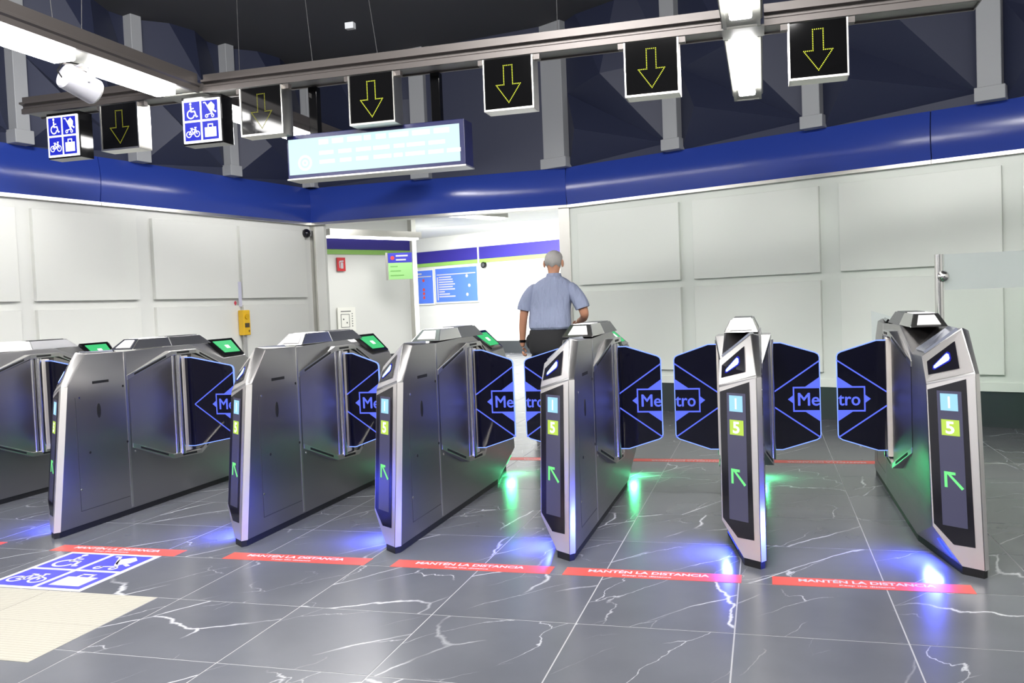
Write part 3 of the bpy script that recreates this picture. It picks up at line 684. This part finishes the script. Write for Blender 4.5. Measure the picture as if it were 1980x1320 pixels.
# loudspeaker
r = empty('loudspeaker', (-3.93, 4.5, 2.68), 'white cylindrical loudspeaker hanging from the left light beam', 'loudspeaker')
a = Vector((-.02, -.09, .03)); b_ = Vector((.03, .085, -.035)); d = (b_ - a).normalized()
G().cyl(a, b_, .078, 28).build('can', whitepl, r, smooth=True)
G().cyl(a - d * .012, a, .070, 28, .078).build('back_cover', whitepl, r, smooth=True); G().cyl(b_, b_ + d * .012, .078, 28, .070).build('grille', mat('pale_grille', sc(210, 210, 205), .6), r, smooth=True)
up_ = Vector((0, 0, 1)); sd = d.cross(up_).normalized(); m_ = (a + b_) / 2
pts = [m_ + sd * .082, m_ + sd * .085 + up_ * .08, m_ + sd * .03 + up_ * .112, m_ - sd * .03 + up_ * .112, m_ - sd * .085 + up_ * .08, m_ - sd * .082]
G().tube(pts, .007, 8).build('bracket', whitepl, r, smooth=True)
G().tube([a + Vector((-.01, -.01, -.02)), a + Vector((-.04, -.02, .03)), a + Vector((-.01, 0, .085)), Vector((0, 0, .118))], .004, 8).build('cable', blk, r, smooth=True)
# surveillance camera in the corner
r = empty('surveillance_camera', (-5.60, 10.24, 2.26), 'small white surveillance camera with black lens at the left corner of the opening', 'camera')
G().box(-.10, .02, -.02, .09, -.03, .05).build('housing', whitepl, r, bevel=.01); G().ball((.01, -.03, .0), .058, 16).build('lens_dome', gloss, r, smooth=True); G().box(-.06, -.02, .03, .12, -.01, .03).build('bracket', whitepl, r)
# yellow intercom on the left wall
r = empty('intercom', LWx.P((1.36, .07, 1.02)), 'yellow emergency intercom with round button on the white left wall', 'intercom'); 
U = -LWx.u; Nn = LWx.n
T = lambda p: U * p.x + Nn * p.y + Vector((0, 0, p.z))
G().add(G().box(-.055, .055, -.02, .06, .0, .29), T).build('case', yellow, r, bevel=.008)
G().add(G().cyl((.0, .06, .215), (.0, .072, .215), .030, 18), T).build('button', mat('amber_button', sc(215, 170, 20), .3), r, smooth=True)
G().add(G().box(-.035, .035, .06, .064, .09, .14), T).build('speaker_slots', mat('dark_grey', sc(80, 70, 50), .5), r)
G().add(G().box(.02, .035, .06, .063, .035, .06), T).build('key_switch', mat('brown_switch', sc(110, 80, 30), .5), r)
G().add(G().box(-.02, .02, .0, .03, -.72, .0), T).build('conduit', mat('grey_conduit', sc(170, 170, 168), .5), r)
o = G().add(G().box(-.028, .022, .046, .049, .33, .62), lambda p: T(p) + LWx.P((1.36, .0, 1.02))).build('wall_notice', mat('pale_notice', sc(205, 205, 225), .5)); tag(o, 'narrow pale notice strip on the white wall above the yellow intercom', 'notice')
o = G().add(G().loft([(-.085 + .022 * math.cos(k * math.pi / 2), .046, .375 + .03 * math.sin(k * math.pi / 2)) for k in range(4)], [(-.085 + .022 * math.cos(k * math.pi / 2), .049, .375 + .03 * math.sin(k * math.pi / 2)) for k in range(4)]), lambda p: T(p) + LWx.P((1.36, .0, 1.02))).build('red_mark', mat('red_mark', sc(205, 60, 80), .5)); tag(o, 'small red diamond mark beside the notice above the intercom', 'mark')
# passage wall pieces: two maps, round clock, signs
def board(wl, s0, s1, z0, z1, label, name='map_board'):
    c = wl.P(((s0 + s1) / 2, .01, z0)); r = empty(name, c, label, 'map'); fr_ = wl.frame(((s0 + s1) / 2, .01, z0)); fr_ = (Vector((0, 0, 0)), fr_[1], fr_[2], fr_[3]); w2 = (s1 - s0) / 2; h = z1 - z0
    G().flat([[(-w2 - .04, -.04), (w2 + .04, -.04), (w2 + .04, h + .04), (-w2 - .04, h + .04)]], fr_, 0, .03).build('frame', white_w, r)
    G().flat([[(-w2, 0), (w2, 0), (w2, h), (-w2, h)]], fr_, .031, .004).build('blue_sheet', mat('map_blue', sc(80, 120, 225), .4), r)
    return r, fr_, w2, h
def px_s(wl, s): return s
r, fr_, w2, h = board(PW, 2.35, 3.86, 1.40, 2.32, 'blue passage map board with a list of white lines, nearer the clock')
random.seed(5)
ps = [[(-w2 + .05, h * .80), (w2 - .05, h * .80), (w2 - .05, h * .83), (-w2 + .05, h * .83)]]
for k in range(9): L_ = random.uniform(.2, .62); z = h * (.72 - .072 * k); ps += [[(-w2 + .12, z), (-w2 + .12 + L_, z), (-w2 + .12 + L_, z + .035), (-w2 + .12, z + .035)]]
ps += [[(-w2 + .05, .05), (-w2 + .09, .05), (-w2 + .09, h * .75), (-w2 + .05, h * .75)]] + [disc((w2 - .36 + dx, z), .045, 10) for dx, z in ((0, .68), (.08, .42), (0, .18))]
G().flat(ps, fr_, .036, .002).build('printed_lines', white_st, r, weld=False)
r, fr_, w2, h = board(PW, .95, 2.24, 1.38, 2.30, 'blue passage map board with red symbols, half behind the steel corner post')
ps = [[(-w2 + .05, h * .80), (w2 - .05, h * .80), (w2 - .05, h * .83), (-w2 + .05, h * .83)]] + [[(-w2 + .3, h * t), (w2 * q, h * t), (w2 * q, h * t + .04), (-w2 + .3, h * t + .04)] for t, q in ((.88, .35), (.5, -.3), (.12, -.2))]
G().flat(ps, fr_, .036, .002).build('printed_lines', white_st, r, weld=False)
redp = mat('red_print', sc(200, 70, 70), .4)
for t in (.70, .42, .30, .18): G().flat([disc((w2 * .45, h * t), .045, 10)], fr_, .036, .002).build('red_symbol', redp, r)
c = PW.P((4.12, .03, 2.33)); r = empty('wall_clock', c, 'small round dark clock on the bright far wall beside the maps', 'clock')
G().cyl((0, 0, 0), PW.n * .05, .082, 24).build('case', blk, r); G().cyl(PW.n * .05, PW.n * .054, .05, 20).build('face', mat('clock_face', sc(70, 72, 74), .4), r)
def pboard(s, z0, z1, w_, mname, col, name, label, cat):
    r = empty(name, PL.P((s, .03, z0)), label, cat); f = PL.frame((s, .03, z0)); f = (Vector((0, 0, 0)), f[1], f[2], f[3]); h = z1 - z0
    G().flat([[(-w_ / 2, 0), (w_ / 2, 0), (w_ / 2, h), (-w_ / 2, h)]], f, 0, .03).build('plate', mat(mname, col, .4), r); return r, f, h
r, f, h = pboard(1.45, 2.06, 2.33, .19, 'fire_red', sc(196, 40, 48), 'fire_sign', 'small red fire extinguisher sign on the passage side wall', 'sign')
G().flat([[(-.02, .05), (.04, .05), (.04, .17), (-.02, .17)], line((-.05, .19), (.05, .2), .03), line((-.04, .06), (-.05, .18), .02)], f, .031, .003).build('extinguisher_symbol', white_st, r, weld=False)
r, f, h = pboard(1.52, .85, 1.33, .42, 'plan_paper', sc(238, 238, 230), 'evacuation_plan', 'white evacuation plan sheet low on the passage side wall', 'notice')
G().flat([line((-.14, .40), (.10, .40), .02), line((-.14, .08), (.06, .08), .012), line((-.14, .08), (-.14, .34), .012), line((.06, .08), (.06, .34), .012), line((-.14, .34), (.06, .34), .012), disc((-.08, .24), .018, 8), disc((0, .17), .018, 8)] + [disc((.13, .1 + .05 * k), .014, 6) for k in range(6)], f, .031, .002).build('printed_plan', mat('grey_print', sc(110, 110, 110), .5), r, weld=False)
# banner sign projecting from the side wall near its corner
r = empty('direction_sign', (-7.02, 16.6, 1.85), 'blue and green direction sign projecting beside the steel corner post', 'sign')
f = frame((0, 0, 0), Vector((cr.x, cr.y, 0)), (0, 0, 1))
G().flat([[(-.24, 0), (.24, 0), (.24, .33), (-.24, .33)]], f, 0, .04).build('green_field', mat('pale_green', sc(150, 205, 130), .4), r)
G().flat([[(-.24, .335), (.24, .335), (.24, .53), (-.24, .53)]], f, 0, .04).build('blue_field', mat('sign_blue_plain', sc(46, 48, 170), .4), r)
G().flat([[(-.29, -.01), (-.25, -.01), (-.25, .54), (-.29, .54)]], f, -.01, .06).build('side_frame', trim_m, r)
G().flat([line((-.08, .47), (.16, .47), .03), line((-.08, .39), (.12, .39), .03)], f, .041, .002).build('printed_lines', white_st, r, weld=False)
G().flat([disc((-.15, .43), .04, 12)], f, .041, .002).build('red_symbol', mat('red_symbol', sc(210, 60, 60), .4), r)
G().flat([line((-.2, .26 - .09 * k), (-.05 + .06 * k, .26 - .09 * k), .02) for k in range(3)], f, .041, .002).build('green_lines', mat('green_lines', sc(110, 170, 90), .4), r, weld=False)

# ------------------------------------------------------------------ floor stickers
def sticker(x0, label, Y=3.935, rot=False, wd=.80, h=.115):
    r = empty('floor_sticker', (x0, Y, 0), label, 'floor sticker', 'red distance stickers on the floor')
    G().box(0, wd, 0, h, 0, .0012).build('vinyl', red_st, r)
    fr_ = frame((wd / 2, h / 2, 0), (1, 0, 0), (0, 1, 0)) if not rot else frame((wd / 2, h / 2, 0), (-1, 0, 0), (0, -1, 0))
    def big():
        g = text_geo('MANTÉN LA DISTANCIA', .05, .0016); xs = [p[0] for p in g.v]; a, b_ = min(xs), max(xs); g.v = [((p[0] - (a + b_) / 2) / (b_ - a) * .55, p[1], 0) for p in g.v]; return g
    def small():
        g = text_geo('Keep the distance', .026, .0006); xs = [p[0] for p in g.v]; a, b_ = min(xs), max(xs); g.v = [((p[0] - (a + b_) / 2) / (b_ - a) * .22, p[1], 0) for p in g.v]; return g
    k = 'R' if rot else ''
    link('lettering', cached('mb' + k, lambda: put(big(), fr_, (-.015, .018), .0016).mesh('lettering', white_st)), r)
    link('small_lettering', cached('ms' + k, lambda: put(small(), fr_, (-.015, -.028), .0016).mesh('small_lettering', white_st)), r)
sticker(-5.02, 'red distance sticker cut off by the left edge of the picture')
sticker(-3.82, 'red distance sticker just behind the blue pictogram sticker')
sticker(-2.73, 'red distance sticker before the lane of the third and fourth gates from the left')
sticker(-1.79, 'red distance sticker with a thin white scratch near its left end')
sticker(-.93, 'red distance sticker reaching the blue glow of the head-on gate')
sticker(0.0, 'rightmost red distance sticker, its end under the brightest blue glow')
for x0, lb in ((-2.05 , 'red sticker behind the gates, in the bright floor before the man'), (-1.02, 'red sticker behind the gates, between the man\'s gate and the head-on gate'), (-.01, 'red sticker behind the gates, right of the head-on gate')):
    sticker(x0, lb, 6.83, True)
r = empty('pictogram_sticker', (-3.66, 3.345, 0), 'square blue floor sticker with four white symbols', 'floor sticker')
G().box(0, .57, 0, .585, 0, .001).build('vinyl', white_st, r)
pictos(frame((0, 0, 0), (1, 0, 0), (0, 1, 0)), .57, .585, blue_st, white_st, r, .0012)
# cream tactile strip
r = empty('tactile_strip', (-2.65, 2.60, 0), 'cream ribbed strip of floor tiles at the lower left', 'floor strip')
cream = mat('cream_tile', sc(158, 155, 144), .6)
def rib():
    g = G().box(-.298, .298, -.1825, .1825, 0, .002)
    for k in range(-8, 9): g.box(-.29, .29, k * .021 - .005, k * .021 + .005, .002, .0026)
    return g.mesh('tile', cream, weld=False)
rb = rib()
for i in range(6):
    for j in range(2): link('tile', rb, r, (-.30 - .6 * i, .1835 + .367 * j, 0))

# ------------------------------------------------------------------ the man
def skin(name, pts, edges, m, parent, sub=2, loc=(0, 0, 0)):
    me = bpy.data.meshes.new(name); me.from_pydata([p[:3] for p in pts], edges, []); o = bpy.data.objects.new(name, me); C.objects.link(o)
    sm = o.modifiers.new('s', 'SKIN'); sm.use_smooth_shade = True; sm.branch_smoothing = .6
    for i, p in enumerate(pts):
        rr = p[3] if isinstance(p[3], tuple) else (p[3], p[3]); me.skin_vertices[0].data[i].radius = rr
    me.skin_vertices[0].data[0].use_root = True
    s2 = o.modifiers.new('d', 'SUBSURF'); s2.levels = sub; s2.render_levels = sub
    dg = bpy.context.evaluated_depsgraph_get(); nm = bpy.data.meshes.new_from_object(o.evaluated_get(dg)); bpy.data.objects.remove(o)
    nm.name = name; nm.materials.clear(); nm.materials.append(m)
    for p in nm.polygons: p.use_smooth = True
    return link(name, nm, parent)
man = empty('person', (-1.93, 8.0, 0), 'man in pale blue short-sleeved shirt and black trousers walking away', 'person')
skin_m = mat('skin', sc(190, 136, 108), .5, vary=.08, bscale=12)
shirt_m = mat('pale_shirt', sc(142, 150, 176), .85, bump=1.0, bscale=7, stretch=(1.8, 1, .55))
for nd in shirt_m.node_tree.nodes:
    if nd.type == 'BUMP': nd.inputs['Distance'].default_value = .05
trou_m = mat('black_trousers', sc(24, 24, 27), .8)
hair_m = mat('grey_hair', sc(172, 168, 164), .8, bump=.5, bscale=90, vary=.15)
# skin: legs, torso, neck, head, arms and fingers in one chain
P = [(.0, .0, .95, .095), (.01, .01, 1.12, .10), (.03, .015, 1.30, .10), (.05, .02, 1.42, .075), (.06, .025, 1.50, .054), (.06, .035, 1.555, .058),
     (.06, .042, 1.61, .078), (.06, .04, 1.665, .078), (.06, .038, 1.705, .045),
     # left arm 9-14
     (-.13, .02, 1.39, .050), (-.20, .0, 1.30, .052), (-.235, -.01, 1.14, .042), (-.255, .02, 1.02, .038), (-.270, .05, .90, .028), (-.272, .06, .845, (.036, .024)),
     # right arm 15-20
     (.235, .02, 1.39, .050), (.30, .0, 1.28, .052), (.345, .0, 1.14, .044), (.31, .12, 1.10, .037), (.24, .24, 1.07, .028), (.22, .29, 1.06, (.036, .024)),
     # legs 21..28
     (-.09, .0, .86, .09), (-.10, .06, .50, .062), (-.10, -.06, .12, .042), (-.10, .08, .05, .035), (.10, .0, .86, .09), (.10, -.06, .50, .062), (.10, -.28, .16, .042), (.10, -.20, .05, .035)]
E = [(0, 1), (1, 2), (2, 3), (3, 4), (4, 5), (5, 6), (6, 7), (7, 8), (3, 9), (9, 10), (10, 11), (11, 12), (12, 13), (13, 14), (3, 15), (15, 16), (16, 17), (17, 18), (18, 19), (19, 20), (0, 21), (21, 22), (22, 23), (23, 24), (0, 25), (25, 26), (26, 27), (27, 28)]
bod = skin('body', P, E, skin_m, man)
def hand(c, d, nrm, name):
    """fingers curled from the palm; c palm centre, d along the hand, nrm towards the palm side"""
    c = Vector(c); d = Vector(d).normalized(); nrm = Vector(nrm).normalized(); s = d.cross(nrm).normalized()
    for k, L_ in enumerate((.030, .034, .032, .026)):
        o = c + d * .018 + s * (k - 1.5) * .019
        a = o + d * L_; b_ = a + (nrm * .8 + d * .35).normalized() * L_ * .8; e = b_ + (nrm * .3 - d).normalized() * L_ * .6
        skin(name, [(*o, .010), (*a, .0098), (*b_, .009), (*e, .0075)], [(0, 1), (1, 2), (2, 3)], skin_m, bod, 1)
    o = c - d * .01 - s * .032; a = o + (nrm + d * .6 - s * .5).normalized() * .035; b_ = a + (d + nrm * .3 + s * .4).normalized() * .03
    skin('thumb', [(*o, .012), (*a, .0105), (*b_, .008)], [(0, 1), (1, 2)], skin_m, bod, 1)
hand((-.272, .065, .825), (0, .1, -1), (.9, .4, 0), 'finger'); hand((.21, .315, 1.05), (-.5, 1, -.2), (-.6, -.3, -.5), 'finger')
for sx in (-1, 1):
    g = G().ball((0, 0, 0), .021, 12, 1.7); G().add(g, lambda p: Vector((p.x * .6 + .06 + sx * .086, p.y + .028, p.z + 1.615))).build('ear', skin_m, bod, smooth=True)
G().ball((.06, .128, 1.60), .016, 10, 1.5).build('nose', skin_m, bod, smooth=True)
for sx in (-1, 1): G().ball((.06 + sx * .032, .118, 1.63), .011, 10).build('eye', mat('eye_white', sc(220, 215, 210), .2), bod, smooth=True)
G().box(.038, .082, .118, .126, 1.558, 1.566).build('mouth', mat('lips', sc(150, 80, 75), .5), bod, bevel=.003)
# hair cap: back and sides
g = G(); rings = []
for j in range(9):
    ph = math.radians(-44 + j * 16.5); rr = []
    for k in range(24):
        th = 2 * math.pi * k / 24; front = max(0, math.sin(th)); zoff = .075 * front * (1 - j / 8) + .012 * math.sin(5 * th) * (1 - j / 8) ** 2
        rr.append((.06 + .0845 * math.cos(ph) * math.cos(th), .036 + (.1 * math.cos(ph)) * math.sin(th), 1.652 + .085 * math.sin(ph) + zoff))
    rings.append(rr)
for a_, b_ in zip(rings, rings[1:]): g.loft(a_, b_, False)
g.poly(rings[-1]); g.build('hair', hair_m, man, smooth=True)
# shirt and trousers as their own shells, lofted from oval rings
def rings(name, rs, m, parent, n=28, fold=0.0, cap=False, seed=1):
    # rs: (cx, cy, cz, rx, ry, tilt axis vector or None)
    rnd = random.Random(seed); ph = [rnd.uniform(0, 6.28) for _ in range(4)]; g = G(); L_ = []
    for i_, q in enumerate(rs):
        c = Vector(q[:3]); d = Vector(q[5]).normalized() if len(q) > 5 else Vector((0, 0, 1)); u = Vector((1, 0, 0)); u = (u - d * u.dot(d)).normalized(); v = d.cross(u)
        ring_ = []
        for k in range(n):
            t = 2 * math.pi * k / n; e = .82
            cx = math.copysign(abs(math.cos(t)) ** e, math.cos(t)); cy = math.copysign(abs(math.sin(t)) ** e, math.sin(t))
            f = 1 + fold * (math.sin(5 * t + ph[0] + i_ * .9) * .6 + math.sin(9 * t + ph[1] - i_ * .7) * .4)
            ring_.append(c + u * (q[3] * cx * f) + v * (q[4] * cy * f))
        L_.append(ring_)
    for a, b_ in zip(L_, L_[1:]): g.loft(a, b_, False)
    g.poly(L_[0][::-1])
    if cap: g.poly(L_[-1])
    o = g.build(name, m, parent, smooth=True); md = o.modifiers.new('soft', 'SUBSURF'); md.levels = 1; md.render_levels = 1
    return o
sh = rings('shirt', [(.012, .0, .995, .175, .115), (.012, .0, 1.025, .200, .138), (.014, .0, 1.09, .198, .138), (.02, .005, 1.18, .190, .132), (.028, .01, 1.27, .196, .132), (.038, .012, 1.34, .205, .128), (.046, .015, 1.395, .204, .118), (.052, .018, 1.44, .170, .104), (.056, .02, 1.475, .118, .088), (.06, .022, 1.495, .078, .072), (.06, .022, 1.50, .06, .06)], shirt_m, man, n=40, fold=.022, cap=True)
rings('sleeve', [(-.09, .012, 1.41, .05, .07, (.8, 0, .4)), (-.142, .01, 1.372, .062, .082, (.75, 0, .65)), (-.182, .006, 1.31, .070, .082, (.4, 0, 1)), (-.213, .0, 1.24, .072, .078, (.22, 0, 1)), (-.226, -.004, 1.185, .072, .076, (.2, 0, 1)), (-.226, -.004, 1.20, .055, .06, (.2, 0, 1))], shirt_m, sh, n=18, fold=.015)
rings('sleeve', [(.19, .012, 1.41, .05, .07, (-.8, 0, .4)), (.238, .01, 1.370, .062, .082, (-.75, 0, .65)), (.280, .004, 1.30, .070, .082, (-.45, 0, 1)), (.316, .0, 1.235, .070, .078, (-.35, 0, 1)), (.330, .0, 1.185, .068, .076, (-.3, 0, 1)), (.325, .0, 1.20, .052, .06, (-.3, 0, 1))], shirt_m, sh, n=18, fold=.015)
rings('collar', [(.06, .022, 1.475, .082, .078), (.06, .024, 1.505, .070, .068), (.06, .028, 1.532, .064, .064), (.06, .028, 1.525, .052, .052)], shirt_m, sh, n=22)
tr = rings('trousers', [(.0, .0, 1.035, .180, .122), (.0, .0, .98, .186, .128), (.0, -.005, .90, .190, .138), (.0, -.005, .82, .188, .135), (.0, -.005, .76, .175, .12)], trou_m, man, cap=True, fold=.006)
rings('trouser_leg', [(-.092, .0, .82, .095, .115), (-.095, .02, .65, .090, .098), (-.10, .05, .48, .076, .082), (-.10, .0, .28, .068, .074), (-.10, -.045, .09, .066, .078)], trou_m, tr, n=18, fold=.02)
rings('trouser_leg', [(.092, .0, .82, .095, .115), (.095, -.02, .65, .090, .098), (.10, -.05, .48, .076, .082), (.10, -.15, .28, .068, .074), (.10, -.25, .10, .066, .078)], trou_m, tr, n=18, fold=.02)
G().ball((-.175, .0, .90), .05, 12, 1.5).build('pocket_bulge', trou_m, tr, smooth=True)
G().add(G().cyl((0, 0, -.012), (0, 0, .012), .034, 18), lambda p: p + Vector((-.268, .048, .905))).build('wristwatch', blk, man, smooth=True)
for nm, x, y, z, t in (('shoe', -.10, .04, 0, 0), ('shoe', .10, -.25, .02, .35)):
    g = G().loft([(-.045, -.12, 0), (.045, -.12, 0), (.05, .08, 0), (.03, .17, 0), (-.03, .17, 0), (-.05, .08, 0)], [(-.035, -.10, .09), (.035, -.10, .09), (.035, .03, .085), (.025, .15, .04), (-.025, .15, .04), (-.035, .03, .085)])
    Rm = Matrix.Rotation(-t, 3, 'X'); o = G().add(g, lambda p: Rm @ (p - Vector((0, .12, 0))) + Vector((x, y + .12, z * 0 + .0))).build('shoe', mat('shoe_leather', sc(20, 18, 18), .4), man, bevel=.012)
